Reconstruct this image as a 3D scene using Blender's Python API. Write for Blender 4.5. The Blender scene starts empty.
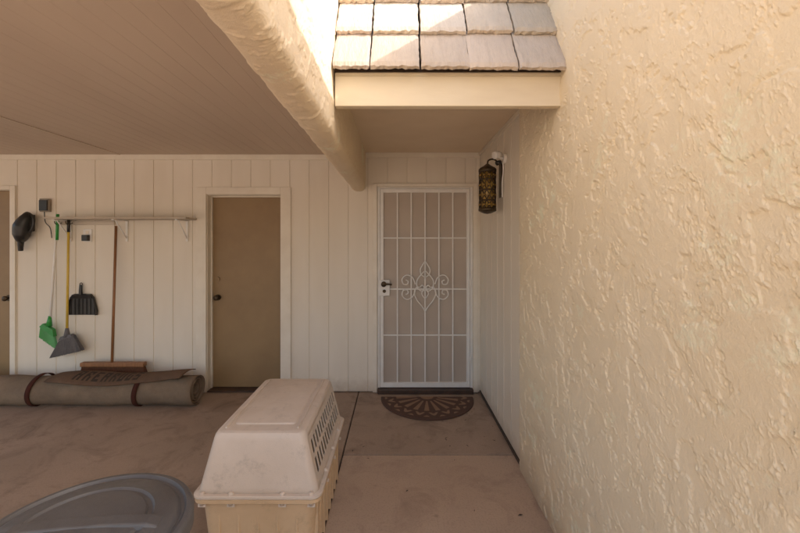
import bpy, bmesh, math, random
import numpy as np
from mathutils import Vector, Matrix
random.seed(4)
scene=bpy.context.scene
CH=1.55; F=390.0
WEND=-.30  # wall stops short here, out of view, to let sun bounce in

# ---------------------------------------------------------------- materials
def newmat(name):
    m=bpy.data.materials.new(name); m.use_nodes=True
    nt=m.node_tree; b=nt.nodes['Principled BSDF']
    return m,nt,b
def ramp(nt,src,stops):
    r=nt.nodes.new('ShaderNodeValToRGB'); e=r.color_ramp.elements
    while len(e)<len(stops): e.new(0.5)
    for i,(p,c) in enumerate(stops):
        e[i].position=p; e[i].color=(c,c,c,1) if not hasattr(c,'__len__') else (*c[:3],1)
    nt.links.new(src,r.inputs[0]); return r.outputs[0]
def noise(nt,vec,scale,detail=4,rough=.55,dist=0):
    n=nt.nodes.new('ShaderNodeTexNoise'); n.inputs['Scale'].default_value=scale
    n.inputs['Detail'].default_value=detail; n.inputs['Roughness'].default_value=rough
    n.inputs['Distortion'].default_value=dist
    nt.links.new(vec,n.inputs['Vector']); return n.outputs[0]
def mixc(nt,fac,a,b,mode='MIX'):
    m=nt.nodes.new('ShaderNodeMix'); m.data_type='RGBA'; m.blend_type=mode
    for s,v in ((m.inputs[0],fac),(m.inputs[6],a),(m.inputs[7],b)):
        if isinstance(v,bpy.types.NodeSocket): nt.links.new(v,s)
        elif hasattr(v,'__len__'): s.default_value=(*v[:3],1)
        else: s.default_value=v
    return m.outputs[2]
def math_(nt,op,a,b=0.0):
    m=nt.nodes.new('ShaderNodeMath'); m.operation=op
    for s,v in ((m.inputs[0],a),(m.inputs[1],b)):
        if isinstance(v,bpy.types.NodeSocket): nt.links.new(v,s)
        else: s.default_value=v
    return m.outputs[0]
def coords(nt,scale=(1,1,1)):
    t=nt.nodes.new('ShaderNodeTexCoord'); mp=nt.nodes.new('ShaderNodeMapping')
    mp.inputs['Scale'].default_value=scale
    nt.links.new(t.outputs['Object'],mp.inputs['Vector']); return mp.outputs[0]
def bump(nt,b,h,dist=.002,strength=1):
    bp=nt.nodes.new('ShaderNodeBump'); bp.inputs['Distance'].default_value=dist; bp.inputs['Strength'].default_value=strength
    nt.links.new(h,bp.inputs['Height']); nt.links.new(bp.outputs[0],b.inputs['Normal'])
def splash(nt,v,cc,col,top=.16,amt=.55):
    """dirt splashed up from the floor"""
    sx=nt.nodes.new('ShaderNodeSeparateXYZ'); nt.links.new(v,sx.inputs[0])
    n=noise(nt,coords(nt),7,3,.7)
    zz=math_(nt,'ADD',sx.outputs[2],math_(nt,'MULTIPLY',math_(nt,'SUBTRACT',n,.5),.22))
    f=ramp(nt,zz,[(0.0,amt),(top,0)])
    return mixc(nt,f,cc,col)
def paint(name,c,c2=None,rough=.6,scale=3,bscale=60,bd=.0006,stretch=(1,1,1),metal=0,spec=.5,dirt=None):
    m,nt,b=newmat(name); v=coords(nt,stretch)
    if c2 is None: c2=tuple(x*.78 for x in c)
    n=noise(nt,v,scale,3,.65)
    f=ramp(nt,n,[(.35,0),(.68,1)])
    cc=mixc(nt,f,c,c2)
    if dirt: cc=splash(nt,coords(nt),cc,dirt)
    nt.links.new(cc,b.inputs['Base Color'])
    b.inputs['Roughness'].default_value=rough; b.inputs['Metallic'].default_value=metal
    b.inputs['Specular IOR Level'].default_value=spec
    if bd>.00055: bump(nt,b,noise(nt,v,bscale,2,.6),bd)
    return m
def stucco(name,c,c2,amp=.008,real=True,sc=1.0):
    m,nt,b=newmat(name); v=coords(nt)
    cc=mixc(nt,ramp(nt,noise(nt,v,1.3,3,.6),[(.38,0),(.66,1)]),c,c2)
    if real:
        wn=nt.nodes.new('ShaderNodeTexNoise'); wn.inputs['Scale'].default_value=4*sc; wn.inputs['Detail'].default_value=2
        nt.links.new(v,wn.inputs['Vector'])
        vm=nt.nodes.new('ShaderNodeVectorMath'); vm.operation='MULTIPLY_ADD'
        nt.links.new(wn.outputs['Color'],vm.inputs[0]); vm.inputs[1].default_value=(.17,.17,.17); nt.links.new(v,vm.inputs[2])
        w=vm.outputs[0]
        n1=noise(nt,w,7.5*sc,5,.66)
        plate=ramp(nt,n1,[(.455,0),(.475,.85),(.56,1),(.68,.8)])
        n2=noise(nt,w,12*sc,4,.6)
        rid=math_(nt,'ABSOLUTE',math_(nt,'SUBTRACT',n2,.5))
        rid=ramp(nt,rid,[(0,1),(.022,0)])
        msk=ramp(nt,noise(nt,v,4.5*sc,3,.6),[(.46,.05),(.58,1)])
        rid=math_(nt,'MULTIPLY',rid,msk)
        calm=ramp(nt,noise(nt,v,3.1*sc,2,.5),[(.38,.35),(.60,1)])
        fine=noise(nt,w,34*sc,4,.68)
        h=math_(nt,'ADD',math_(nt,'MULTIPLY',plate,.46),math_(nt,'MULTIPLY',rid,.34))
        h=math_(nt,'ADD',h,math_(nt,'MULTIPLY',math_(nt,'MULTIPLY',fine,calm),.50))
        d=nt.nodes.new('ShaderNodeDisplacement'); d.inputs['Scale'].default_value=amp; d.inputs['Midlevel'].default_value=.5
        nt.links.new(h,d.inputs['Height']); nt.links.new(d.outputs[0],nt.nodes['Material Output'].inputs['Displacement'])
        m.displacement_method='DISPLACEMENT'
        sc_=ramp(nt,noise(nt,v,2.6,6,.78),[(.58,0),(.68,.75)])
        cc=mixc(nt,sc_,cc,tuple(min(.86,x*1.04+.10) for x in c))
        cc=splash(nt,v,cc,(.42,.30,.20),.20,.6)
        bump(nt,b,noise(nt,v,150,2,.7),.0016)
    nt.links.new(cc,b.inputs['Base Color']); b.inputs['Roughness'].default_value=.85
    b.inputs['Specular IOR Level'].default_value=.25
    return m

M_stucco=stucco('stucco_cream',(.84,.73,.55),(.80,.68,.49),.0115,True,1.05)
M_stucco2=stucco('stucco_beam',(.83,.70,.515),(.78,.64,.455),.0085,True,1.25)
M_stucco3=stucco('stucco_far',(.78,.66,.49),(.72,.60,.44),.006,False)
DIRT=(.40,.28,.19)
M_siding=paint('painted_siding',(.83,.755,.64),(.77,.69,.57),.55,2.2,120,.0005,(1,1,.25),dirt=DIRT)
M_trim=paint('painted_trim',(.84,.77,.65),(.78,.70,.58),.5,5,90,.0004,dirt=DIRT)
M_fascia=paint('painted_fascia',(.83,.72,.53),(.74,.62,.44),.6,5,70,.0012,(.25,1,1))
M_ceil=paint('ceiling_cream_shaded',(.64,.52,.41),(.575,.46,.36),.6,1.5,100,.0005,(1,.25,1))  # siding cream taken darker; the weaker light is put into this colour
M_soffit=paint('soffit_paint',(.80,.66,.49),(.74,.60,.43),.6,2,90,.0005)
M_brown=paint('brown_door_paint',(.32,.21,.10),(.275,.175,.083),.45,3,120,.0003)
M_white=paint('white_metal',(.86,.83,.78),(.80,.76,.70),.4,8,100,.0002)
def mesh_mat():
    m,nt,b=newmat('perforated_screen'); v=coords(nt)
    n=noise(nt,v,2.5,3,.5)
    c=mixc(nt,ramp(nt,n,[(.35,0),(.7,1)]),(.52,.435,.355),(.46,.38,.31))
    vo=nt.nodes.new('ShaderNodeTexVoronoi'); vo.inputs['Scale'].default_value=170; vo.inputs['Randomness'].default_value=0
    nt.links.new(v,vo.inputs['Vector'])
    c=mixc(nt,ramp(nt,vo.outputs['Distance'],[(.25,.35),(.4,0)]),c,(.16,.12,.09))
    nt.links.new(c,b.inputs['Base Color']); b.inputs['Roughness'].default_value=.5
    return m
M_mesh=mesh_mat()
M_black=paint('black_plastic',(.015,.014,.013),(.03,.028,.025),.35,8,60,.0004)
M_bronze=paint('dark_bronze',(.05,.035,.02),(.09,.06,.03),.4,20,80,.0006,metal=.6)
M_brass=paint('aged_brass',(.45,.28,.08),(.25,.15,.05),.35,20,80,.0006,metal=.8)
M_thresh=paint('threshold_wood',(.045,.025,.016),(.08,.042,.025),.5,10,60,.001)
M_green=paint('green_plastic',(.04,.32,.06),(.03,.25,.05),.35,8,60,.0002)
M_yellow=paint('yellow_pole',(.72,.50,.08),(.60,.40,.06),.4,8,60,.0002)
M_greyb=paint('grey_bristle',(.16,.15,.15),(.10,.095,.10),.8,40,120,.0005,(4,4,.4))
M_wood=paint('broom_wood',(.33,.15,.06),(.22,.10,.04),.5,6,60,.0004,(8,8,.5))
M_bristle=paint('brown_bristle',(.16,.065,.03),(.07,.03,.015),.85,60,120,.0005,(4,4,.4))
M_shelf=paint('shelf_board',(.62,.54,.44),(.48,.40,.31),.6,6,60,.0004,(.3,1,1))
M_outlet=paint('outlet_grey',(.30,.25,.19),(.24,.2,.15),.4,8,60,.0002)

def rug_mat(name,c,c2):
    m,nt,b=newmat(name); v=coords(nt)
    cc=mixc(nt,ramp(nt,noise(nt,v,4,5,.7),[(.35,0),(.68,1)]),c,c2)
    cc=mixc(nt,ramp(nt,noise(nt,v,250,2,.7),[(.3,.45),(.65,0)]),cc,tuple(x*.45 for x in c))
    nt.links.new(cc,b.inputs['Base Color']); b.inputs['Roughness'].default_value=.95
    b.inputs['Specular IOR Level'].default_value=.1
    bump(nt,b,noise(nt,v,220,2,.7),.004)
    return m
M_rug=rug_mat('rug_backing',(.30,.22,.15),(.205,.15,.105))
M_rug2=rug_mat('rug_pile',(.20,.125,.08),(.13,.08,.053))
M_strap=rug_mat('strap_cloth',(.10,.035,.022),(.07,.025,.018))
M_print=rug_mat('printed_ink',(.06,.045,.035),(.09,.065,.045))

def concrete(name,c,c2,dark):
    m,nt,b=newmat(name); v=coords(nt)
    f=ramp(nt,noise(nt,v,1.1,5,.68,.3),[(.36,0),(.64,1)])
    cc=mixc(nt,f,c,c2)
    f2=ramp(nt,noise(nt,v,3.5,6,.72,.6),[(.50,0),(.70,.85)])
    cc=mixc(nt,f2,cc,dark)
    n90=noise(nt,v,90,3,.7)
    sp=ramp(nt,n90,[(.33,.35),(.5,0)])
    cc=mixc(nt,sp,cc,tuple(x*.5 for x in c))
    vo=nt.nodes.new('ShaderNodeTexVoronoi'); vo.inputs['Scale'].default_value=5
    nt.links.new(v,vo.inputs['Vector'])
    cc=mixc(nt,ramp(nt,vo.outputs['Distance'],[(.03,.5),(.09,0)]),cc,tuple(x*.45 for x in c))
    nt.links.new(cc,b.inputs['Base Color'])
    nt.links.new(ramp(nt,f,[(0,.75),(1,.5)]),b.inputs['Roughness'])
    b.inputs['Specular IOR Level'].default_value=.35
    bump(nt,b,n90,.0015)
    return m
M_walk=concrete('walkway_concrete',(.56,.405,.29),(.49,.35,.25),(.38,.265,.19))
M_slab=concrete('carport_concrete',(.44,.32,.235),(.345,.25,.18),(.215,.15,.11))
M_drive=concrete('driveway_concrete',(.55,.47,.38),(.50,.42,.34),(.42,.35,.28))  # lightened to throw back more sun
M_gap=paint('joint_dirt',(.05,.032,.022),(.09,.06,.04),.95,20,60,.0005)
M_ground=paint('desert_gravel',(.45,.36,.27),(.38,.29,.21),.95,30,90,.0005)

def tile_mat():
    m,nt,b=newmat('concrete_roof_tile'); v=coords(nt)
    cc=mixc(nt,ramp(nt,noise(nt,v,3,5,.7),[(.35,0),(.68,1)]),(.62,.53,.445),(.53,.45,.375))
    cc=mixc(nt,ramp(nt,noise(nt,coords(nt,(14,2,2)),3,5,.7),[(.5,0),(.72,.5)]),cc,(.42,.35,.29))
    at=nt.nodes.new('ShaderNodeVertexColor'); at.layer_name='tint'
    cc=mixc(nt,1,cc,at.outputs[0],'MULTIPLY')
    nt.links.new(cc,b.inputs['Base Color']); b.inputs['Roughness'].default_value=.9
    b.inputs['Specular IOR Level'].default_value=.2
    bump(nt,b,noise(nt,coords(nt,(5,1,1)),16,4,.7),.006)
    return m
M_tile=tile_mat()

def crate_mat(name,c,c2):
    m,nt,b=newmat(name); v=coords(nt)
    cc=mixc(nt,ramp(nt,noise(nt,v,3,4,.7),[(.35,0),(.68,1)]),c,c2)
    cc=mixc(nt,ramp(nt,noise(nt,v,9,7,.8),[(.54,0),(.70,.5)]),cc,tuple(x*.55 for x in c2))
    nt.links.new(cc,b.inputs['Base Color'])
    nt.links.new(ramp(nt,noise(nt,v,12,3,.7),[(.3,.35),(.7,.6)]),b.inputs['Roughness'])
    bump(nt,b,noise(nt,v,300,1,.6),.0006)
    return m
M_crT=crate_mat('crate_plastic_upper',(.67,.565,.47),(.61,.505,.41))
M_crB=crate_mat('crate_plastic_lower',(.66,.47,.29),(.58,.40,.235))
M_can=crate_mat('grey_bin_plastic',(.085,.08,.08),(.125,.118,.115))
M_can2=crate_mat('grey_bin_body',(.08,.074,.072),(.06,.055,.055))

def mat_mat():
    m,nt,b=newmat('doormat_fibre'); v=coords(nt)
    sx=nt.nodes.new('ShaderNodeSeparateXYZ'); nt.links.new(v,sx.inputs[0])
    y2=math_(nt,'MULTIPLY',sx.outputs[1],.92)
    ang=math_(nt,'ARCTAN2',y2,sx.outputs[0])
    r=math_(nt,'SQRT',math_(nt,'ADD',math_(nt,'MULTIPLY',sx.outputs[0],sx.outputs[0]),math_(nt,'MULTIPLY',y2,y2)))
    rays=math_(nt,'SINE',math_(nt,'MULTIPLY',ang,18.0))
    petals=math_(nt,'SINE',math_(nt,'ADD',math_(nt,'MULTIPLY',r,60.0),math_(nt,'MULTIPLY',rays,2.0)))
    a=ramp(nt,rays,[(.0,0),(.35,1)])
    bnd=ramp(nt,r,[(.10,0),(.11,1),(.30,1),(.31,0)])
    a=math_(nt,'MULTIPLY',a,bnd)
    pb=math_(nt,'MULTIPLY',ramp(nt,petals,[(.2,0),(.5,1)]),ramp(nt,r,[(.33,0),(.34,1),(.41,1),(.42,0)]))
    cen=ramp(nt,r,[(.06,1),(.07,0)])
    f=math_(nt,'MAXIMUM',math_(nt,'MAXIMUM',a,pb),cen)
    cc=mixc(nt,f,(.14,.072,.046),(.40,.23,.135))
    cc=mixc(nt,ramp(nt,noise(nt,v,300,2,.7),[(.3,.6),(.6,0)]),cc,(.03,.02,.015))
    nt.links.new(cc,b.inputs['Base Color']); b.inputs['Roughness'].default_value=.95
    bump(nt,b,noise(nt,v,260,2,.7),.006)
    return m
M_mat=mat_mat()
def glass_mat():
    m,nt,b=newmat('amber_glass'); v=coords(nt)
    nt.links.new(mixc(nt,ramp(nt,noise(nt,v,25,3,.6),[(.35,0),(.65,1)]),(.55,.36,.10),(.25,.14,.04)),b.inputs['Base Color'])
    b.inputs['Roughness'].default_value=.25
    return m
M_amber=glass_mat()

# ---------------------------------------------------------------- geometry helpers
def link(o): scene.collection.objects.link(o); return o
def mesh_obj(name,verts,faces,mat,smooth=False):
    me=bpy.data.meshes.new(name); me.from_pydata([tuple(v) for v in verts],[],faces); me.update()
    if mat: me.materials.append(mat)
    if smooth:
        for p in me.polygons: p.use_smooth=True
    return link(bpy.data.objects.new(name,me))
def box(name,x0,x1,y0,y1,z0,z1,mat,bev=.002,seg=2):
    v=[(x0,y0,z0),(x1,y0,z0),(x1,y1,z0),(x0,y1,z0),(x0,y0,z1),(x1,y0,z1),(x1,y1,z1),(x0,y1,z1)]
    f=[(0,3,2,1),(4,5,6,7),(0,1,5,4),(1,2,6,5),(2,3,7,6),(3,0,4,7)]
    o=mesh_obj(name,v,f,mat)
    if bev:
        b=o.modifiers.new('bev','BEVEL'); b.width=bev; b.segments=seg; b.limit_method='NONE'
    return o
def smooth_pts(P,n=8):
    P=[Vector(p) for p in P]; out=[]
    for i in range(len(P)-1):
        p0=P[max(i-1,0)];p1=P[i];p2=P[i+1];p3=P[min(i+2,len(P)-1)]
        for k in range(n):
            t=k/n
            out.append(.5*((2*p1)+(-p0+p2)*t+(2*p0-5*p1+4*p2-p3)*t*t+(-p0+3*p1-3*p2+p3)*t**3))
    out.append(P[-1]); return out
def tube(name,P,r,mat,seg=10,smooth=True,curve=False):
    if curve: P=smooth_pts(P)
    P=[Vector(p) for p in P]; n=len(P)
    rs=r if hasattr(r,'__len__') else [r]*n
    if len(rs)!=n: rs=list(np.interp(np.linspace(0,1,n),np.linspace(0,1,len(rs)),rs))
    V=[];Fc=[]; up=None
    for i in range(n):
        t=(P[min(i+1,n-1)]-P[max(i-1,0)]).normalized()
        if up is None:
            up=t.cross(Vector((0,1,0)))
            if up.length<.1: up=t.cross(Vector((1,0,0)))
        up=(up-t*up.dot(t)).normalized(); w=t.cross(up)
        for k in range(seg):
            a=2*math.pi*k/seg; V.append(P[i]+(up*math.cos(a)+w*math.sin(a))*rs[i])
    for i in range(n-1):
        for k in range(seg):
            a=i*seg+k;b=i*seg+(k+1)%seg; Fc.append((a,b,b+seg,a+seg))
    Fc.append(tuple(range(seg))[::-1]); Fc.append(tuple((n-1)*seg+k for k in range(seg)))
    return mesh_obj(name,V,Fc,mat,smooth)
def lathe(name,prof,cx,cy,mat,seg=64,smooth=True,cap=True):
    V=[];Fc=[]
    for (r,z) in prof:
        for k in range(seg):
            a=2*math.pi*k/seg; V.append((cx+r*math.cos(a),cy+r*math.sin(a),z))
    for i in range(len(prof)-1):
        for k in range(seg):
            a=i*seg+k;b=i*seg+(k+1)%seg; Fc.append((a,b,b+seg,a+seg))
    if cap:
        Fc.append(tuple(range(seg))[::-1]); Fc.append(tuple((len(prof)-1)*seg+k for k in range(seg)))
    return mesh_obj(name,V,Fc,mat,smooth)
def group(name,parts,loc=(0,0,0)):
    e=bpy.data.objects.new(name,None); e.location=loc; e.empty_display_size=.1; link(e)
    for p in parts:
        p.parent=e; p.matrix_parent_inverse=Matrix.Translation(-Vector(loc))
    return e
def grooved(name,u0,u1,z0,z1,mapf,mat,g0=-3.11,sp=.2007,gw=.011,gd=.007):
    us=[u0];ds=[0]
    k=math.ceil((u0-g0+.006)/sp)
    while g0+k*sp<u1-.006:
        c=g0+k*sp
        us+= [c-gw/2,c-gw/2+.002,c+gw/2-.002,c+gw/2]; ds+=[0,gd,gd,0]; k+=1
    us.append(u1);ds.append(0)
    n=len(us); V=[mapf(u,d,z0) for u,d in zip(us,ds)]+[mapf(u,d,z1) for u,d in zip(us,ds)]
    Fc=[(i,i+1,n+i+1,n+i) for i in range(n-1)]
    V+= [mapf(u0,.05,z0),mapf(u1,.05,z0),mapf(u0,.05,z1),mapf(u1,.05,z1)]
    a,b,c,d=2*n,2*n+1,2*n+2,2*n+3
    Fc+=[(b,a,c,d),(a,0,n,c),(n-1,b,d,2*n-1),tuple([a]+list(range(n))+[b])[::-1],tuple([c]+list(range(n,2*n))+[d])]
    return mesh_obj(name,V,Fc,mat)
BY=4.02
fb=lambda u,d,z:(u,BY+d,z)
def bx(px,Y=BY): return (px-397)/F*Y
def bz(py,Y=BY): return CH+(242-py)/F*Y

# ---------------------------------------------------------------- ground / floors
g=mesh_obj('ground',[(-300,-300,-.06),(300,-300,-.06),(300,300,-.06),(-300,300,-.06)],[(0,1,2,3)],M_ground)
box('driveway',-9,6,-14,-3.506,-.10,-.006,M_drive,.004)  # unseen, behind the camera; put in for sunlit bounce
box('joint_soil',-6.0,1.0,-3.5,4.3,-.08,-.012,M_gap,0)
XL=-.395
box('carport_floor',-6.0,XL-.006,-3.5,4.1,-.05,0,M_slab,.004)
w1=box('near_slab',XL+.004,.95,-3.5,2.836,-.05,.001,M_walk,.005)
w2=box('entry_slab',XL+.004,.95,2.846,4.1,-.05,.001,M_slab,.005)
group('walkway',[w1,w2])

# ---------------------------------------------------------------- siding wall + openings
D1=(-1.96,-1.196,2.04)
D2=(-.205,.785,2.12)
D0=(-4.86,-3.975,2.09)
parts=[]
TOP=2.50
parts.append(grooved('siding',-6,D0[0],.012,TOP,fb,M_siding))
parts.append(grooved('siding_over_door',D0[0],D0[1],D0[2],TOP,fb,M_siding))
parts.append(grooved('siding',D0[1],D1[0],.012,TOP,fb,M_siding))
parts.append(grooved('siding_over_door',D1[0],D1[1],D1[2],TOP,fb,M_siding))
parts.append(grooved('siding',D1[1],D2[0],.012,TOP,fb,M_siding))
parts.append(grooved('siding_over_door',D2[0],D2[1],D2[2],TOP,fb,M_siding))
parts.append(grooved('siding',D2[1],.9,.012,TOP,fb,M_siding))
parts.append(box('top_trim',-6,-.47,BY-.018,BY+.001,2.395,2.449,M_trim))
parts.append(box('top_trim_entry',-.32,.856,BY-.018,BY+.001,2.415,2.469,M_trim))
parts.append(box('corner_trim',.815,.856,BY-.014,BY+.001,.012,2.414,M_trim))
parts.append(box('wall_core',-6,.95,BY+.14,BY+.3,0,3.0,M_stucco3,0))
group('siding_wall',parts)
SX=.857
fs=lambda u,d,z:(SX+d,-u,z)
sp=[grooved('siding',-BY,-2.655,.012,2.50,fs,M_siding,g0=-3.93),
    box('base_strip',SX-.010,SX+.001,2.67,BY-.016,.004,.03,M_gap,.001),
    box('top_trim',SX-.016,SX+.001,2.67,BY-.02,2.435,2.469,M_trim)]
group('side_siding_wall',sp)

def casing(D,w,pr,mat,depth=.10):
    x0,x1,z=D; P=[]
    P.append(box('casing_l',x0-w,x0,BY-pr,BY+.001,.006,z+w*.7,mat,.003))
    P.append(box('casing_r',x1,x1+w,BY-pr,BY+.001,.006,z+w*.7,mat,.003))
    P.append(box('casing_top',x0+.0005,x1-.0005,BY-pr,BY+.001,z,z+w*.7,mat,.003))
    P.append(box('jamb_l',x0-.02,x0+.006,BY+.001,BY+depth+.04,.006,z+.02,mat,.001))
    P.append(box('jamb_r',x1-.006,x1+.02,BY+.001,BY+depth+.04,.006,z+.02,mat,.001))
    P.append(box('jamb_top',x0+.006,x1-.006,BY+.001,BY+depth+.04,z-.006,z+.02,mat,.001))
    P.append(box('stop_l',x0+.0065,x0+.02,BY+depth-.03,BY+depth-.003,.02,z-.007,mat,.001))
    P.append(box('stop_top',x0+.021,x1-.021,BY+depth-.03,BY+depth-.003,z-.02,z-.0065,mat,.001))
    return P
def knob(x,z,y,mat,s=1):
    P=[]
    P.append(tube('rose',[(x,y,z),(x,y-.008,z)],.032*s,mat,24,False))
    P.append(tube('knob',[(x,y-.008,z),(x,y-.03,z),(x,y-.038,z),(x,y-.055,z),(x,y-.062,z),(x,y-.064,z)],[.011,.011,.025,.027,.018,.004],mat,24))
    return P
P=casing(D1,.105,.02,M_trim)
P.append(box('slab',D1[0]+.007,D1[1]-.007,BY+.10,BY+.14,.02,D1[2]-.007,M_brown,.002))
P.append(box('threshold',D1[0]+.007,D1[1]-.007,BY-.01,BY+.13,0.003,.018,M_thresh,.003))
P+=knob(D1[0]+.07,.965,BY+.10,M_bronze)
P.append(tube('deadbolt',[(D1[0]+.07,BY+.10,1.16),(D1[0]+.07,BY+.085,1.16)],.022,M_brown,24,False))
for z in (.25,1.0,1.8): P.append(box('hinge',D1[1]-.018,D1[1]-.0065,BY+.092,BY+.0995,z,z+.09,M_brass,.001))
group('door',P)
P=casing(D0,.055,.02,M_trim)
P.append(box('slab',D0[0]+.007,D0[1]-.007,BY+.06,BY+.10,.02,D0[2]-.007,M_brown,.002))
P.append(box('threshold',D0[0]+.007,D0[1]-.007,BY-.01,BY+.058,0.003,.018,M_thresh,.003))
P+=knob(D0[1]-.08,.965,BY+.06,M_bronze)
o=group('door.001',P)

P=casing(D2,.045,.022,M_trim,.06)
x0,x1=-.175,.753; z0,z1=.055,2.095
y0=BY-.010;y1=BY+.022
fw=.036
P.append(box('door_frame_l',D2[0]+.0065,x0,BY-.004,BY+.03,.03,z1+.018,M_white,.002))
P.append(box('door_frame_r',x1,D2[1]-.0065,BY-.004,BY+.03,.03,z1+.018,M_white,.002))
P.append(box('door_frame_top',x0+.0005,x1-.0005,BY-.004,BY+.03,z1+.003,z1+.017,M_white,.002))
P.append(box('stile_l',x0+.003,x0+fw,y0,y1,z0,z1,M_white,.003))
P.append(box('stile_r',x1-fw,x1-.003,y0,y1,z0,z1,M_white,.003))
P.append(box('rail_top',x0+fw,x1-fw,y0+.001,y1-.001,z1-fw,z1,M_white,.002))
P.append(box('rail_bottom',x0+fw,x1-fw,y0+.001,y1-.001,z0,z0+.05,M_white,.002))
P.append(box('screen_panel',x0+fw,x1-fw,BY+.012,BY+.016,z0+.05,z1-fw,M_mesh,0))
P.append(box('inner_door',D2[0]+.007,D2[1]-.007,BY+.08,BY+.12,.03,D2[2]-.007,M_brown,.002))
vb=[x0+fw+(x1-x0-2*fw)*k/6 for k in range(1,6)]
for x in vb: P.append(box('bar',x-.0065,x+.0065,y0+.002,y0+.014,z0+.05,z1-fw,M_white,.001))
for z in (bz(238),bz(289),bz(335)):
    P.append(box('crossbar',x0+fw,x1-fw,y0+.004,y0+.016,z-.007,z+.007,M_white,.001))
cx=(vb[2]); cz=bz(287); yo=y0-.004
def sc(pts,r=.0065):
    for s in (-1,1):
        P.append(tube('scroll',[(cx+s*a,yo,cz+b) for a,b in pts],r,M_white,8,True,True))
sc([(0,.27),(.028,.225),(.05,.18),(.04,.13),(0,.10)])
sc([(0,.17),(.05,.12),(.085,.06),(.075,-.01),(.03,-.04),(.01,-.005),(.032,.02),(.05,.0)])
sc([(0,-.25),(.03,-.20),(.085,-.13),(.11,-.06),(.09,-.005),(.055,.0)])
sc([(.10,.03),(.13,.10),(.19,.125),(.235,.085),(.225,.035),(.185,.03),(.175,.06),(.20,.075)])
sc([(.10,-.03),(.13,-.10),(.19,-.125),(.235,-.085),(.225,-.035),(.185,-.03),(.175,-.06),(.20,-.075)])
sc([(0,-.12),(.03,-.08),(.03,-.05),(0,-.02)],.0055)
lx=x0+.045
P.append(box('lock_plate',lx-.05,lx+.055,y0-.014,y0-.001,cz-.09,cz+.075,M_white,.006,3))
P+=knob(lx-.005,cz+.035,y0-.014,M_bronze,.8)
P.append(tube('lever',[(lx-.005,y0-.055,cz+.035),(lx+.04,y0-.058,cz+.036),(lx+.075,y0-.05,cz+.03)],.009,M_bronze,10,True,True))
P.append(tube('keyhole',[(lx,y0-.014,cz-.04),(lx,y0-.022,cz-.04)],.017,M_bronze,20,False))
P.append(box('threshold',D2[0]+.007,D2[1]-.007,BY-.06,BY+.07,.002,.050,M_thresh,.006))
for z in (.3,1.1,1.85): P.append(tube('hinge',[(x1+.002,y0-.006,z),(x1+.002,y0-.006,z+.07)],.007,M_white,12,False))
group('screen_door',P)

# ---------------------------------------------------------------- ceilings and roof
RY=-.8  # unseen roof front, pulled back so bounce light gets under the carport
cp=[]
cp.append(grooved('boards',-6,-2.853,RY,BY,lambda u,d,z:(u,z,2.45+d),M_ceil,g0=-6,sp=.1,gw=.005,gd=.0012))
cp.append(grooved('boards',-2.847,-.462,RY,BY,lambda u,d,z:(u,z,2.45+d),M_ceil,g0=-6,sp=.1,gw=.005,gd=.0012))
cp.append(box('batten',-2.865,-2.835,RY,BY-.02,2.444,2.4505,M_ceil,.001))
cp.append(box('roof_deck',-6.05,-.462,RY,BY+.3,2.505,2.75,M_stucco3,0))
cp.append(box('front_fascia',-6.05,-.462,RY-.05,RY,2.30,2.80,M_fascia,.004))
group('carport_ceiling',cp)
group('entry_soffit',[box('panel',-.34,.90,2.055,BY,2.47,2.50,M_soffit,0),box('light_block_fill',-.34,.92,2.45,BY+.3,2.501,3.2,M_stucco3,0)])  # upper box is unseen fill, added to block light above the soffit

def beam():
    prof=[]; R=.055; xl,xr,zb,zt=-.465,-.325,2.075,2.96
    def seg(a,b,s):
        n=max(1,int(math.dist(a,b)/s)); return [(a[0]+(b[0]-a[0])*i/n,a[1]+(b[1]-a[1])*i/n) for i in range(n)]
    s=.006
    prof+=seg((xl,2.50),(xl,zb+R),s)
    prof+=[(xl+R-R*math.cos(t),zb+R-R*math.sin(t)) for t in np.linspace(0,math.pi/2,12)][:-1]
    prof+=seg((xl+R,zb),(xr-R,zb),s)
    prof+=[(xr-R+R*math.sin(t),zb+R-R*math.cos(t)) for t in np.linspace(0,math.pi/2,12)][:-1]
    prof+=seg((xr,zb+R),(xr,zt),s)
    prof+=seg((xr,zt),(xl-.15,zt),.05); prof+=seg((xl-.15,zt),(xl-.15,2.50),.05)
    ys=list(np.arange(RY-.05,.5,.05))+list(.5*np.exp(np.arange(0,math.log(BY/.5),.0042)))+[BY]
    n=len(prof); V=[(x,y,z) for y in ys for x,z in prof]; Fc=[]
    for j in range(len(ys)-1):
        for i in range(n):
            a=j*n+i;b=j*n+(i+1)%n; Fc.append((a,b,b+n,a+n))
    Fc.append(tuple(range(n))[::-1])
    return mesh_obj('stucco_beam',V,Fc,M_stucco2,True)
beam()

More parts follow.
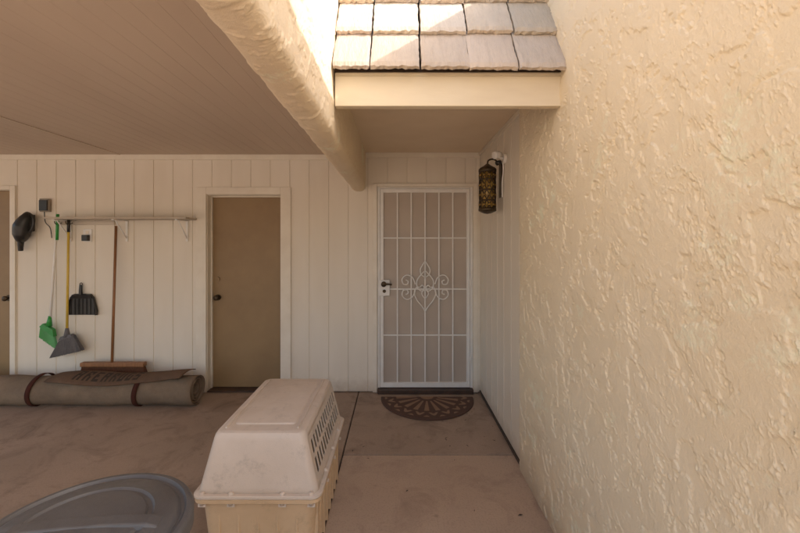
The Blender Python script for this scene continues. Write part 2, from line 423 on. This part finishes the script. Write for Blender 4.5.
FY=1.995
P=[box('fascia_board',-.318,.868,FY,FY+.045,2.245,2.40,M_fascia,.004,3)]
P.append(box('fascia_drip',-.318,.868,FY+.004,FY+.09,2.401,2.418,M_fascia,.002))
sl=Vector((0,.434,.901)); nr=Vector((0,-.901,.434))
base=Vector((0,FY+.0,2.415))
bm=bmesh.new(); col=bm.loops.layers.float_color.new('tint')
for row in range(4):
    for k in range(-1,6):
        xa=-.372+.2455*k+random.uniform(-.005,.005)+(.004*row); xb=xa+.2395+random.uniform(-.004,.002)
        xa=max(xa,-.318); xb=min(xb,.865)
        if xb-xa<.04: continue
        t0=random.uniform(.85,1.10); tint=(t0,t0*random.uniform(.96,1.02),t0*random.uniform(.92,1.03),1)
        s0=row*.262-.03+random.uniform(-.006,.006); s1=s0+.30
        nx,ns=14,12; th=.027
        grid={}
        for lay in (0,1):
            for i in range(nx+1):
                for j in range(ns+1):
                    x=xa+(xb-xa)*i/nx; s=s0+(s1-s0)*j/ns
                    lift=.012+.034*(1-j/ns)+ (th if lay else 0)
                    if j==0: s+=random.uniform(-.006,.005); lift-= .006*lay+random.uniform(0,.004)*lay
                    if i in(0,nx): x+=random.uniform(-.0025,.0025); lift-=.003*lay
                    grid[lay,i,j]=bm.verts.new(base+Vector((x,0,0))+sl*s+nr*lift+ (nr*random.uniform(-.0008,.0008)))
        fs_=[]
        for i in range(nx):
            for j in range(ns):
                fs_.append((grid[1,i,j],grid[1,i+1,j],grid[1,i+1,j+1],grid[1,i,j+1]))
                fs_.append((grid[0,i,j],grid[0,i,j+1],grid[0,i+1,j+1],grid[0,i+1,j]))
        for i in range(nx):
            fs_.append((grid[0,i,0],grid[0,i+1,0],grid[1,i+1,0],grid[1,i,0]))
            fs_.append((grid[0,i,ns],grid[1,i,ns],grid[1,i+1,ns],grid[0,i+1,ns]))
        for j in range(ns):
            fs_.append((grid[0,0,j],grid[1,0,j],grid[1,0,j+1],grid[0,0,j+1]))
            fs_.append((grid[0,nx,j],grid[0,nx,j+1],grid[1,nx,j+1],grid[1,nx,j]))
        for f in fs_:
            ff=bm.faces.new(f)
            for l in ff.loops: l[col]=tint
me=bpy.data.meshes.new('tiles'); bm.to_mesh(me); bm.free(); me.materials.append(M_tile)
P.append(link(bpy.data.objects.new('tiles',me)))
a=base+nr*.004; b_=a+sl*1.05
P.append(mesh_obj('underlay',[(-.318,a.y,a.z),(.868,a.y,a.z),(.868,b_.y,b_.z),(-.318,b_.y,b_.z)],[(0,1,2,3)],M_gap))
group('tile_roof',P)

# ---------------------------------------------------------------- stucco wall right
def swall():
    X=.835; Y1=2.665; W=3.2
    ys=list(np.arange(WEND,.6,.06))+list(.6*np.exp(np.arange(0,math.log((Y1-.014)/.6),.0023)))+[Y1-.012,Y1-.005,Y1-.001]
    zs=list(np.arange(0.003,W,.0042))+[W]
    ny,nz=len(ys),len(zs)
    Yg,Zg=np.meshgrid(ys,zs); Xg=np.full_like(Yg,X)
    Xg[:,-1]+=.006; Xg[:,-2]+=.0015
    V=np.stack([Xg,Yg,Zg],-1).reshape(-1,3)
    i,j=np.meshgrid(np.arange(ny-1),np.arange(nz-1)); a=(j*ny+i).ravel()
    Fc=np.stack([a,a+ny,a+ny+1,a+1],-1)
    me=bpy.data.meshes.new('stucco_face'); me.from_pydata(V.tolist(),[],Fc.tolist()); me.materials.append(M_stucco)
    me.polygons.foreach_set('use_smooth',[True]*len(me.polygons))
    o=link(bpy.data.objects.new('stucco_face',me))
    e=box('wall_end',X+.0065,.97,Y1-.02,Y1-.0005,.003,W,M_stucco3,0)
    m=box('wall_mass',X+.02,5,WEND,Y1-.021,-.02,W-.002,M_stucco3,0)
    m2=box('wall_mass_rear',.97,5,Y1-.0205,8,-.02,W-.002,M_stucco3,0)
    m3=box('panel_backing',.91,.969,Y1+.001,BY+.3,-.02,3.19,M_stucco3,0)
    group('stucco_wall',[o,e,m,m2,m3])
swall()
for py in (RY+.1,):
    group('carport_post',[box('post',-5.95,-5.80,py,py+.15,0,2.449,M_fascia,.006),box('base',-5.98,-5.77,py-.03,py+.18,0.002,.12,M_fascia,.006)])

# ---------------------------------------------------------------- doormat
def mat_():
    cx,cy=bx(427,3.86),3.875; a=.455;b=.50
    n=48; pts=[(-a,0)]+[(-a*math.cos(math.pi*k/n),-b*math.sin(math.pi*k/n)) for k in range(1,n)]+[(a,0)]
    V=[(x,y,0) for x,y in pts]+[(x,y,.010) for x,y in pts]+[(x*.985,y*.985-.004,.014) for x,y in pts]
    m=len(pts); Fc=[]
    for L in (0,1):
        for i in range(m):
            j=(i+1)%m; Fc.append((L*m+i,L*m+j,(L+1)*m+j,(L+1)*m+i))
    Fc.append(tuple(range(2*m,3*m)))
    o=mesh_obj('doormat',V,Fc,M_mat); o.location=(cx,cy,.002)
mat_()

# ---------------------------------------------------------------- pet crate
def rrect(hx,y0,y1,r,n=6):
    pts=[]; cs=[(hx-r,y0+r,-90),(hx-r,y1-r,0),(-hx+r,y1-r,90),(-hx+r,y0+r,180)]
    for cx,cy,a in cs:
        for k in range(n+1):
            t=math.radians(a+90*k/n); pts.append((cx+r*math.cos(t),cy+r*math.sin(t)))
    return pts
def loft(name,secs,mat,cap0=True,cap1=True,cx=0,smooth=True,skip=None):
    V=[];Fc=[]
    for (z,hx,y0,y1,r) in secs: V+=[(cx+x,y,z) for x,y in rrect(hx,y0,y1,r)]
    m=28
    for L in range(len(secs)-1):
        for i in range(m):
            if skip and (L,i) in skip: continue
            j=(i+1)%m; Fc.append((L*m+i,L*m+j,(L+1)*m+j,(L+1)*m+i))
    if cap0: Fc.append(tuple(range(m))[::-1])
    if cap1: Fc.append(tuple(range((len(secs)-1)*m,len(secs)*m)))
    o=mesh_obj(name,V,Fc,mat,smooth); return o
CX=-.645
def crate():
    P=[]; Ya,Yb=1.775,2.60; fz=.375
    HA,HB=.274,.222; za,zb=.415,.622
    secs=[(fz+.006,.282,Ya+.02,Yb-.02,.035),(za,HA,Ya+.024,Yb-.024,.036),(zb,HB,Ya+.044,Yb-.036,.036),(.642,.216,Ya+.049,Yb-.040,.036),(.653,.209,Ya+.055,Yb-.046,.036),(.658,.199,Ya+.064,Yb-.055,.036),(.659,.188,Ya+.075,Yb-.066,.034)]
    up=loft('upper_shell',secs,M_crT,False,True,CX,True,skip={(1,6),(1,20)})
    s_=up.modifiers.new('s','SOLIDIFY'); s_.thickness=.004; s_.offset=-1
    up.data.set_sharp_from_angle(angle=math.radians(30))
    P.append(up)
    def sideP(sgn):
        ya0,ya1=Ya+.024+.036,Yb-.024-.036; yb0,yb1=Ya+.044+.036,Yb-.036-.036
        def pt(u,v):
            y0=ya0+(yb0-ya0)*v; y1=ya1+(yb1-ya1)*v
            return (CX+sgn*(HA+(HB-HA)*v), y0+(y1-y0)*u, za+(zb-za)*v)
        N=13; us=[0]
        for k in range(N):
            c=.03+(k+.5)*.94/N; us+=[c-.021,c+.021]
        us+=[1]
        vs=[0,.14,.46,.56,.86,1.0]
        V=[];Fc=[];nu=len(us)
        for v in vs:
            for u in us: V.append(pt(u,v))
        for j in range(len(vs)-1):
            for i in range(nu-1):
                if j in (1,3) and i%2==1: continue
                a=j*nu+i
                f=(a,a+1,a+nu+1,a+nu)
                Fc.append(f if sgn>0 else f[::-1])
        o=mesh_obj('vent_panel',V,Fc,M_crT); s=o.modifiers.new('s','SOLIDIFY'); s.thickness=.003; s.offset=-1
        P.append(o)
    sideP(1); sideP(-1)
    P.append(loft('lower_shell',[(.002,.235,Ya+.06,Yb-.06,.06),(.02,.245,Ya+.05,Yb-.05,.06),(.20,.256,Ya+.038,Yb-.038,.055),(fz-.012,.268,Ya+.025,Yb-.025,.05)],M_crB,True,False,CX))
    def ring(n,z0,z1,hx,ya,yb,r,mat):
        o=loft(n,[(z0,hx-.003,ya+.003,yb-.003,r),(z0+.003,hx,ya,yb,r),(z1-.003,hx,ya,yb,r),(z1,hx-.003,ya+.003,yb-.003,r),(z1,hx-.045,ya+.045,yb-.045,r*.6),(z0,hx-.045,ya+.045,yb-.045,r*.6),(z0,hx-.003,ya+.003,yb-.003,r)],mat,False,False,CX)
        o.data.set_sharp_from_angle(angle=math.radians(40)); return o
    P.append(ring('flange_lower',fz-.022,fz-.001,.294,Ya+.003,Yb-.003,.045,M_crB))
    P.append(ring('flange_upper',fz,fz+.016,.298,Ya,Yb,.045,M_crT))
    for k in range(5):
        x=CX-.18+.09*k
        P.append(box('rib',x-.006,x+.006,Ya+.031,Ya+.06,.03,fz-.021,M_crB,.003))
    for k in range(8):
        y=Ya+.09+k*.09
        P.append(box('rib',CX+.24,CX+.268,y-.006,y+.006,.03,fz-.021,M_crB,.003))
    P.append(loft('top_panel',[(.6585,.150,Ya+.13,Yb-.11,.02),(.664,.146,Ya+.134,Yb-.114,.02),(.6655,.141,Ya+.139,Yb-.119,.02)],M_crT,False,True,CX))
    for s in (-1,1):
        P.append(box('top_rib',CX+s*.172-.005,CX+s*.172+.005,Ya+.09,Yb-.08,.655,.667,M_crT,.003,3))
    for (x,y) in [(-.255,Ya+.01),(-.12,Ya+.01),(.12,Ya+.01),(.255,Ya+.01),(.286,Ya+.2),(.286,Ya+.41),(.286,Ya+.62),(-.286,Ya+.2),(-.286,Ya+.62)]:
        P.append(lathe('bolt',[(.011,fz-.032),(.011,fz+.022),(.009,fz+.026),(.002,fz+.027)],CX+x*.985,y+.006,M_crT,14))
        P.append(box('wing',CX+x*.985-.018,CX+x*.985+.018,y+.003,y+.009,fz-.042,fz-.026,M_crT,.002))
    group('pet_crate',P)
crate()

# ---------------------------------------------------------------- trash can
def can():
    cx,cy=-.84,1.035; z=.785; R=.268; P=[]
    body=[(.20,.002),(.205,.01),(.235,z-.06),(.245,z-.055),(.245,z-.035)]
    P.append(lathe('body',body,cx,cy,M_can2,72))
    lid=[(R-.02,z-.055),(R-.006,z-.05),(R,z-.045),(R,z-.012),(R-.004,z-.004),(R-.010,z),(R-.020,z),(R-.026,z-.008),(R-.034,z-.010),(R-.040,z-.002),(R-.048,z+.002),(R-.10,z+.010),(R-.106,z+.004),(R-.116,z+.004),(R-.122,z+.011),(.08,z+.017),(.02,z+.019),(.003,z+.019)]
    o=lathe('lid',lid,cx,cy,M_can,96); P.append(o)
    o.data.set_sharp_from_angle(angle=math.radians(35))
    hx=Vector((math.cos(.12),math.sin(.12),0)); hy=Vector((-hx.y,hx.x,0)); c=Vector((cx,cy,0))
    V=[];Fc=[]
    prof=[(-.20,.008),(-.17,.018),(-.08,.023),(.08,.023),(.17,.018),(.20,.008)]
    for a,h in prof:
        for w_,hh in ((-.028,-.004),(-.020,h),(.020,h),(.028,-.004)):
            V.append(c+hx*a+hy*w_+Vector((0,0,z+hh)))
    for i in range(len(prof)-1):
        for k in range(3):
            q=i*4+k; Fc.append((q,q+4,q+5,q+1))
    Fc.append((0,1,2,3)); Fc.append((20,23,22,21))
    o=mesh_obj('lid_grip',V,Fc,M_can,False); b=o.modifiers.new('b','BEVEL'); b.width=.005; b.segments=3; P.append(o)
    for s in (1,-1):
        a=-.3; d=Vector((math.cos(a),math.sin(a),0))*s; t=Vector((-d.y,d.x,0)); b=c+d*.25
        P.append(tube('side_handle',[b-t*.06+Vector((0,0,z-.08)),b+d*.035-t*.05+Vector((0,0,z-.10)),b+d*.035+t*.05+Vector((0,0,z-.10)),b+t*.06+Vector((0,0,z-.08))],.010,M_can2,10,True,True))
    group('trash_can',P)
can()

# ---------------------------------------------------------------- rolled rug
def rug():
    P=[]; cy,cz=3.735,.140; xL,xR=-5.2,-1.93
    n=150; turns=4.2; th=.010
    xs=np.linspace(xL,xR,90); V=[];Fc=[]
    rr=np.linspace(.035,.135,n); aa=np.linspace(0,turns*2*math.pi,n)+math.radians(200)
    for xi,x in enumerate(xs):
        for o in (0,th):
            for i in range(n):
                r=rr[i]+o+.004*math.sin(x*7+aa[i]*2)+.003*math.sin(x*17+aa[i])
                zz=cz+r*math.sin(aa[i])*.96; yy=cy+r*math.cos(aa[i])*1.02
                V.append((x+.008*math.sin(aa[i]*1.3)*(xi==len(xs)-1)+ (.03*(i/n) if xi==len(xs)-1 else 0),yy,max(.006,zz)))
    m=2*n
    for xi in range(len(xs)-1):
        for i in range(n-1):
            a=xi*m+i; Fc.append((a+n,a+n+1,a+n+1+m,a+n+m)); Fc.append((a,a+m,a+1+m,a+1))
        a=xi*m+n-1; Fc.append((a,a+m,a+n+m,a+n))
    b=(len(xs)-1)*m
    for i in range(n-1): Fc.append((b+i,b+i+n,b+i+n+1,b+i+1))
    P.append(mesh_obj('roll',V,Fc,M_rug,True))
    def fl(u,v,off=0):
        x=-3.18+u*1.22
        a=math.radians(70+ v*(58+16*math.sin(u*4+.5)+18*u))
        r=.158+.010*math.sin(u*9)+.012*v*math.sin(u*14)+.02*v*v*max(0,math.sin(u*6.5))
        if u>.8: r+= (u-.8)*.10
        r+=off
        # angle measured from +y (wall side) over the top to the camera side
        return (x+.05*v*math.sin(u*5)-.10*v*(1-u),cy+r*math.cos(a)*1.02,cz+r*math.sin(a))
    V=[];Fc=[];nu,nv=60,18
    for i in range(nu+1):
        for j in range(nv+1): V.append(fl(i/nu,j/nv))
    for i in range(nu):
        for j in range(nv):
            a=i*(nv+1)+j; Fc.append((a,a+1,a+nv+2,a+nv+1))
    o=mesh_obj('loose_flap',V,Fc,M_rug2,True); s=o.modifiers.new('s','SOLIDIFY'); s.thickness=.008; s.offset=0
    P.append(o)
    # stencilled block letters printed on the flap
    glyph={'R':["111","101","110","101","101"],'U':["101","101","101","101","111"],'G':["111","100","101","101","111"],'S':["111","100","111","001","111"],'A':["111","101","111","101","101"],'E':["111","100","110","100","111"]}
    V=[];Fc=[]
    for gi,ch in enumerate("AREARUGS"):
        for r_,rowb in enumerate(glyph[ch]):
            for c_,bit in enumerate(rowb):
                if bit=='0': continue
                u=.17+gi*.062+c_*.014; v=.30+r_*.105; k=len(V)
                V+= [fl(u,v,.006),fl(u+.0142,v,.006),fl(u+.0142,v+.106,.006),fl(u,v+.106,.006)]; Fc.append((k,k+3,k+2,k+1))
    P.append(mesh_obj('printed_lettering',V,Fc,M_print))
    for x in (-3.40,-2.42):
        R=.153; V=[];Fc=[]
        for k in range(48):
            a=2*math.pi*k/48
            for dx in (-.022,.022):
                V.append((x+dx+.012*math.sin(a),cy+R*1.03*math.cos(a),max(.003,cz+R*.98*math.sin(a))))
        for k in range(48):
            a=2*k;b=2*((k+1)%48); Fc.append((a,a+1,b+1,b))
        o=mesh_obj('strap',V,Fc,M_strap,True); s=o.modifiers.new('s','SOLIDIFY'); s.thickness=.005; s.offset=1
        P.append(o)
    group('rolled_rug',P)
rug()

# ---------------------------------------------------------------- brooms etc
def bristles(name,xc,y,ztop,w0,w1,L,mat,n=260,tilt=0,dy=.02,slant=0):
    V=[];Fc=[]
    for k in range(n):
        u=random.uniform(-1,1); v=random.uniform(-1,1)
        xt=xc+u*w0/2; yt=y+v*dy*.6; zt=ztop+slant*u
        xb=xc+tilt+u*w1/2+random.uniform(-.004,.004); yb=y+v*dy+random.uniform(-.003,.003); zb=ztop-L+slant*u*1.2+random.uniform(-.006,.006)
        r=.0035; i=len(V)
        for (x_,y_,z_,rr) in ((xt,yt,zt,r),(xb,yb,zb,r*.7)):
            for q in range(3):
                a=q*2.094; V.append((x_+rr*math.cos(a),y_+rr*math.sin(a),z_))
        for q in range(3):
            q2=(q+1)%3; Fc.append((i+q,i+q2,i+3+q2,i+3+q))
    return mesh_obj(name,V,Fc,mat)
yb=3.93
X=bx(67,yb)
capF=[(0,3,2,1),(4,5,6,7),(0,1,5,4),(1,2,6,5),(2,3,7,6),(3,0,4,7)]
P=[tube('handle',[(X,yb+.02,bz(222,yb)),(X,yb,bz(330,yb))],.0115,M_yellow,12),
   tube('grip',[(X,yb+.02,bz(220,yb)),(X,yb+.018,bz(232,yb))],.014,M_black,12),
   tube('ferrule',[(X,yb,bz(328,yb)),(X,yb,bz(337,yb))],[.014,.03],M_greyb,12),
   mesh_obj('cap',[(X-.07,yb-.025,.56),(X+.07,yb-.025,.60),(X+.07,yb+.025,.60),(X-.07,yb+.025,.56),(X-.05,yb-.02,.60),(X+.05,yb-.02,.625),(X+.05,yb+.02,.625),(X-.05,yb+.02,.60)],capF,M_greyb),
   bristles('bristles',X,yb,.585,.14,.31,.16,M_greyb,1100,.0,.026,.03)]
group('broom',P)
X0=bx(56,yb);X1=bx(50,yb)
P=[tube('handle',[(X0,yb+.02,bz(216,yb)),(X1,yb,bz(322,yb))],.011,M_white,12),
   tube('grip',[(X0,yb+.02,bz(214,yb)),(X0-.006,yb+.018,bz(240,yb))],.014,M_green,12),
   tube('ferrule',[(X1,yb,bz(316,yb)),(X1-.01,yb,bz(326,yb))],[.013,.028],M_green,12),
   mesh_obj('cap',[(X1-.09,yb-.022,.70),(X1+.05,yb-.022,.60),(X1+.05,yb+.022,.60),(X1-.09,yb+.022,.70),(X1-.06,yb-.018,.73),(X1+.04,yb-.018,.67),(X1+.04,yb+.018,.67),(X1-.06,yb+.018,.73)],capF,M_green),
   bristles('bristles',X1-.02,yb,.655,.13,.17,.12,M_green,420,.01,.02,-.05)]
group('broom.001',P)
yp=3.875; X0=bx(115,3.97); X1=bx(112,yp); zh=.345
P=[tube('handle',[(X0,3.985,bz(226,3.97)),(X1,yp,zh+.0)],.0125,M_wood,12),
   box('head_block',X1-.30,X1+.33,yp-.03,yp+.03,zh-.03,zh+.012,M_wood,.008,3),
   bristles('bristles',X1+.015,yp,zh-.028,.61,.64,.075,M_bristle,1500,0,.03)]
group('push_broom',P)
xd=bx(84); zd=bz(300)
V=[]
out=[(-.15,-.15),(-.155,-.11),(-.12,.03),(-.09,.055),(-.03,.065),(.03,.065),(.09,.055),(.12,.03),(.155,-.11),(.15,-.15)]
for dy in (0,.022):
    for a,b in out: V.append((xd+a*(1 if dy==0 else .96),BY-.012-dy*(1 if b>-.1 else 1.3),zd+b))
n=len(out)
Fc=[tuple(range(n))]
for i in range(n-1): Fc.append((i,i+1,n+i+1,n+i))
pan=mesh_obj('pan',V,Fc,M_black); s=pan.modifiers.new('s','SOLIDIFY'); s.thickness=.004
P=[pan]
P.append(mesh_obj('hood',[(xd-.115,BY-.035,zd+.02),(xd+.115,BY-.035,zd+.02),(xd+.09,BY-.045,zd+.058),(xd-.09,BY-.045,zd+.058),(xd-.12,BY-.012,zd+.02),(xd+.12,BY-.012,zd+.02),(xd+.09,BY-.012,zd+.066),(xd-.09,BY-.012,zd+.066)],[(0,1,2,3),(3,2,6,7),(0,3,7,4),(1,5,6,2)],M_black))
P.append(tube('handle',[(xd-.01,BY-.028,zd+.055),(xd-.01,BY-.03,zd+.10),(xd-.012,BY-.025,zd+.16)],[.018,.016,.013],M_black,12,True,True))
P.append(tube('hanging_loop',[(xd-.012+.012*math.cos(a),BY-.022,zd+.165+.014*math.sin(a)) for a in np.linspace(0,2*math.pi,16)],.004,M_black,8))
for k in range(7):
    x=xd-.12+.04*k; P.append(box('rib',x-.002,x+.002,BY-.022,BY-.014,zd-.145,zd+.015,M_black,.001))
group('dustpan',P)
xv=bx(31)
P=[tube('body',[(xv+.02,BY-.06,1.85),(xv+.03,BY-.08,1.80),(xv-.005,BY-.085,1.71),(xv-.02,BY-.08,1.62),(xv-.04,BY-.07,1.56)],[.015,.05,.075,.07,.035],M_black,20,True,True),
   tube('handle',[(xv+.045,BY-.07,1.84),(xv+.10,BY-.08,1.79),(xv+.085,BY-.08,1.68),(xv+.03,BY-.08,1.64)],.013,M_black,10,True,True),
   tube('nozzle',[(xv-.035,BY-.07,1.58),(xv-.05,BY-.06,1.50),(xv-.052,BY-.055,1.46)],[.03,.024,.02],M_black,12,True,True),
   box('wall_mount',xv-.03,xv+.045,BY-.03,BY-.0005,1.66,1.83,M_black,.006)]
group('handheld_vacuum',P)
xo=bx(47)
group('weatherproof_outlet',[box('box',xo-.05,xo+.05,BY-.035,BY-.0005,bz(212),bz(199),M_outlet,.006,3),
   box('lid',xo-.042,xo+.042,BY-.05,BY-.0355,bz(211),bz(200.5),M_black,.005,3),
   tube('cord',[(xo,BY-.03,bz(212)),(xo+.01,BY-.03,bz(222)),(xo+.05,BY-.02,bz(228)),(xo+.06,BY-.012,bz(238))],.004,M_black,8,True,True)])
xo=bx(88)
group('wall_outlet',[box('plate',xo-.045,xo+.045,BY-.008,BY-.0005,bz(242),bz(229),M_white,.003,2),
   box('adapter',xo-.03,xo+.028,BY-.05,BY-.0085,bz(241),bz(235),M_black,.004,2),
   box('socket',xo-.017,xo+.017,BY-.011,BY-.0085,bz(234),bz(231),M_trim,.002,2)])
zs=bz(219.5,3.9)
P=[box('board',-3.43,-2.05,BY-.235,BY-.003,zs,zs+.018,M_shelf,.003),
   box('hang_rail',-3.50,-2.9,BY-.022,BY-.0008,zs-.05,zs-.012,M_shelf,.003)]
for x in (-2.16,-2.78,-3.36):
    P.append(box('bracket_arm',x-.012,x+.012,BY-.21,BY-.003,zs-.012,zs-.0008,M_white,.001))
    P.append(box('bracket_leg',x-.012,x+.012,BY-.012,BY-.0008,zs-.22,zs-.0125,M_white,.001))
    P.append(tube('bracket_brace',[(x,BY-.008,zs-.19),(x,BY-.17,zs-.010)],.006,M_white,8))
for x in (bx(56,yb),bx(67,yb)):
    P.append(tube('hook',[(x,BY-.022,zs-.03),(x,BY-.07,zs-.045),(x,BY-.10,zs-.04),(x,BY-.108,zs-.015)],.004,M_bronze,8,True,True))
group('wall_shelf',P)

# ---------------------------------------------------------------- lantern
LX,LY=.742,3.20; zc=1.975; r=.066; H=.34
P=[lathe('glass',[(r-.012,zc-H/2+.02),(r-.012,zc+H/2-.02)],LX,LY,M_amber,32)]
P.append(lathe('top_cap',[(r+.002,zc+H/2-.025),(r+.006,zc+H/2-.02),(r+.006,zc+H/2),(r-.005,zc+H/2+.012),(.03,zc+H/2+.03),(.012,zc+H/2+.045),(.003,zc+H/2+.05)],LX,LY,M_bronze,32))
P.append(lathe('bottom_cap',[(.003,zc-H/2-.025),(.03,zc-H/2-.02),(r-.004,zc-H/2-.006),(r+.006,zc-H/2),(r+.006,zc-H/2+.02),(r+.002,zc-H/2+.024)],LX,LY,M_bronze,32))
for zz in (-.085,0,.085):
    P.append(lathe('band',[(r-.002,zc+zz-.006),(r+.003,zc+zz-.004),(r+.003,zc+zz+.004),(r-.002,zc+zz+.006)],LX,LY,M_bronze,32,cap=False))
for k in range(10):
    for s in (-1,1):
        pts=[(LX+r*math.cos(a),LY+r*math.sin(a),zc+zz) for zz,a in ((t,2*math.pi*k/10+s*(t/H)*2.6) for t in np.linspace(-H/2+.015,H/2-.015,20))]
        P.append(tube('lattice',pts,.0042,M_bronze,6))
for k in range(10):
    a=2*math.pi*(k+.5)/10
    for t in (-.12,-.04,.04,.12):
        P.append(tube('stud',[(LX+(r-.003)*math.cos(a),LY+(r-.003)*math.sin(a),zc+t),(LX+(r+.005)*math.cos(a),LY+(r+.005)*math.sin(a),zc+t)],[.012,.007],M_brass,8))
P.append(tube('arm',[(LX,LY,zc+H/2+.04),(LX+.01,LY,zc+H/2+.075),(LX+.06,LY,zc+H/2+.08),(SX,LY,zc+H/2+.02)],.007,M_bronze,10,True,True))
P.append(box('backplate',SX-.012,SX-.0006,LY-.04,LY+.04,zc-.06,zc+.22,M_bronze,.004))
group('wall_lantern',P)
sy=3.08; sz=2.21
P=[tube('base',[(SX-.0006,sy,sz),(SX-.022,sy,sz)],.040,M_white,24,False),
   tube('arm',[(SX-.022,sy,sz),(SX-.05,sy-.01,sz+.005),(SX-.06,sy-.02,sz+.015)],.009,M_white,10,True,True),
   tube('lamp_head',[(SX-.04,sy-.02,sz+.03),(SX-.06,sy-.03,sz+.026),(SX-.10,sy-.055,sz+.012),(SX-.104,sy-.058,sz+.011)],[.014,.025,.030,.024],M_white,18),
   tube('sensor',[(SX-.04,sy+.01,sz-.025),(SX-.07,sy-.005,sz-.04)],[.016,.019],M_black,16),
   tube('conduit',[(SX-.02,sy,sz-.035),(SX-.012,sy+.02,sz-.10),(SX-.012,sy+.05,sz-.18),(SX-.012,sy+.05,sz-.30)],.005,M_white,8,True,True)]
group('security_light',P)

# ---------------------------------------------------------------- dry leaves
V=[];Fc=[]
for k in range(46):
    c=random.random()
    if c<.4: x=random.uniform(.3,.82); y=random.uniform(2.9,3.9)
    elif c<.7: x=random.uniform(-3,-.4); y=random.uniform(3.55,3.98)
    else: x=random.uniform(-.38,.8); y=random.uniform(1.6,3.4)
    s=random.uniform(.004,.011); a=random.uniform(0,6.28); i=len(V)
    for q,(u,v,h) in enumerate(((-1.6,0,.001),(0,-.5,.004),(1.6,0,.001),(0,.5,.003))):
        V.append((x+s*(u*math.cos(a)-v*math.sin(a)),y+s*(u*math.sin(a)+v*math.cos(a)),.003+h))
    Fc.append((i,i+1,i+2,i+3))
mesh_obj('leaf_litter',V,Fc,M_thresh)

# ---------------------------------------------------------------- light
S=Vector((.70,-.30,.56)).normalized()
el=math.asin(S.z); az=math.atan2(S.x,S.y)
w=bpy.data.worlds.new('World'); scene.world=w; w.use_nodes=True
nt=w.node_tree; bg=nt.nodes['Background']; sk=nt.nodes.new('ShaderNodeTexSky'); sk.sky_type='NISHITA'
sk.sun_disc=False; sk.sun_elevation=el; sk.sun_rotation=az; sk.dust_density=4; sk.ozone_density=.5
nt.links.new(sk.outputs[0],bg.inputs[0]); bg.inputs[1].default_value=.42
l=bpy.data.lights.new('sun','SUN'); l.energy=5; l.angle=math.radians(.5); l.color=(1,.95,.87)
so=link(bpy.data.objects.new('sun',l)); so.rotation_euler=S.to_track_quat('Z','Y').to_euler()

cam=bpy.data.cameras.new('camera'); co=link(bpy.data.objects.new('camera',cam))
cam.lens=F/800*36; cam.sensor_width=36; cam.clip_start=.05; cam.clip_end=1000
co.location=(0,0,CH); co.rotation_euler=(math.pi/2,0,0)
cam.shift_x=3/800; cam.shift_y=-24.5/800
scene.camera=co
scene.view_settings.view_transform='Standard'; scene.view_settings.look='None'; scene.view_settings.exposure=0
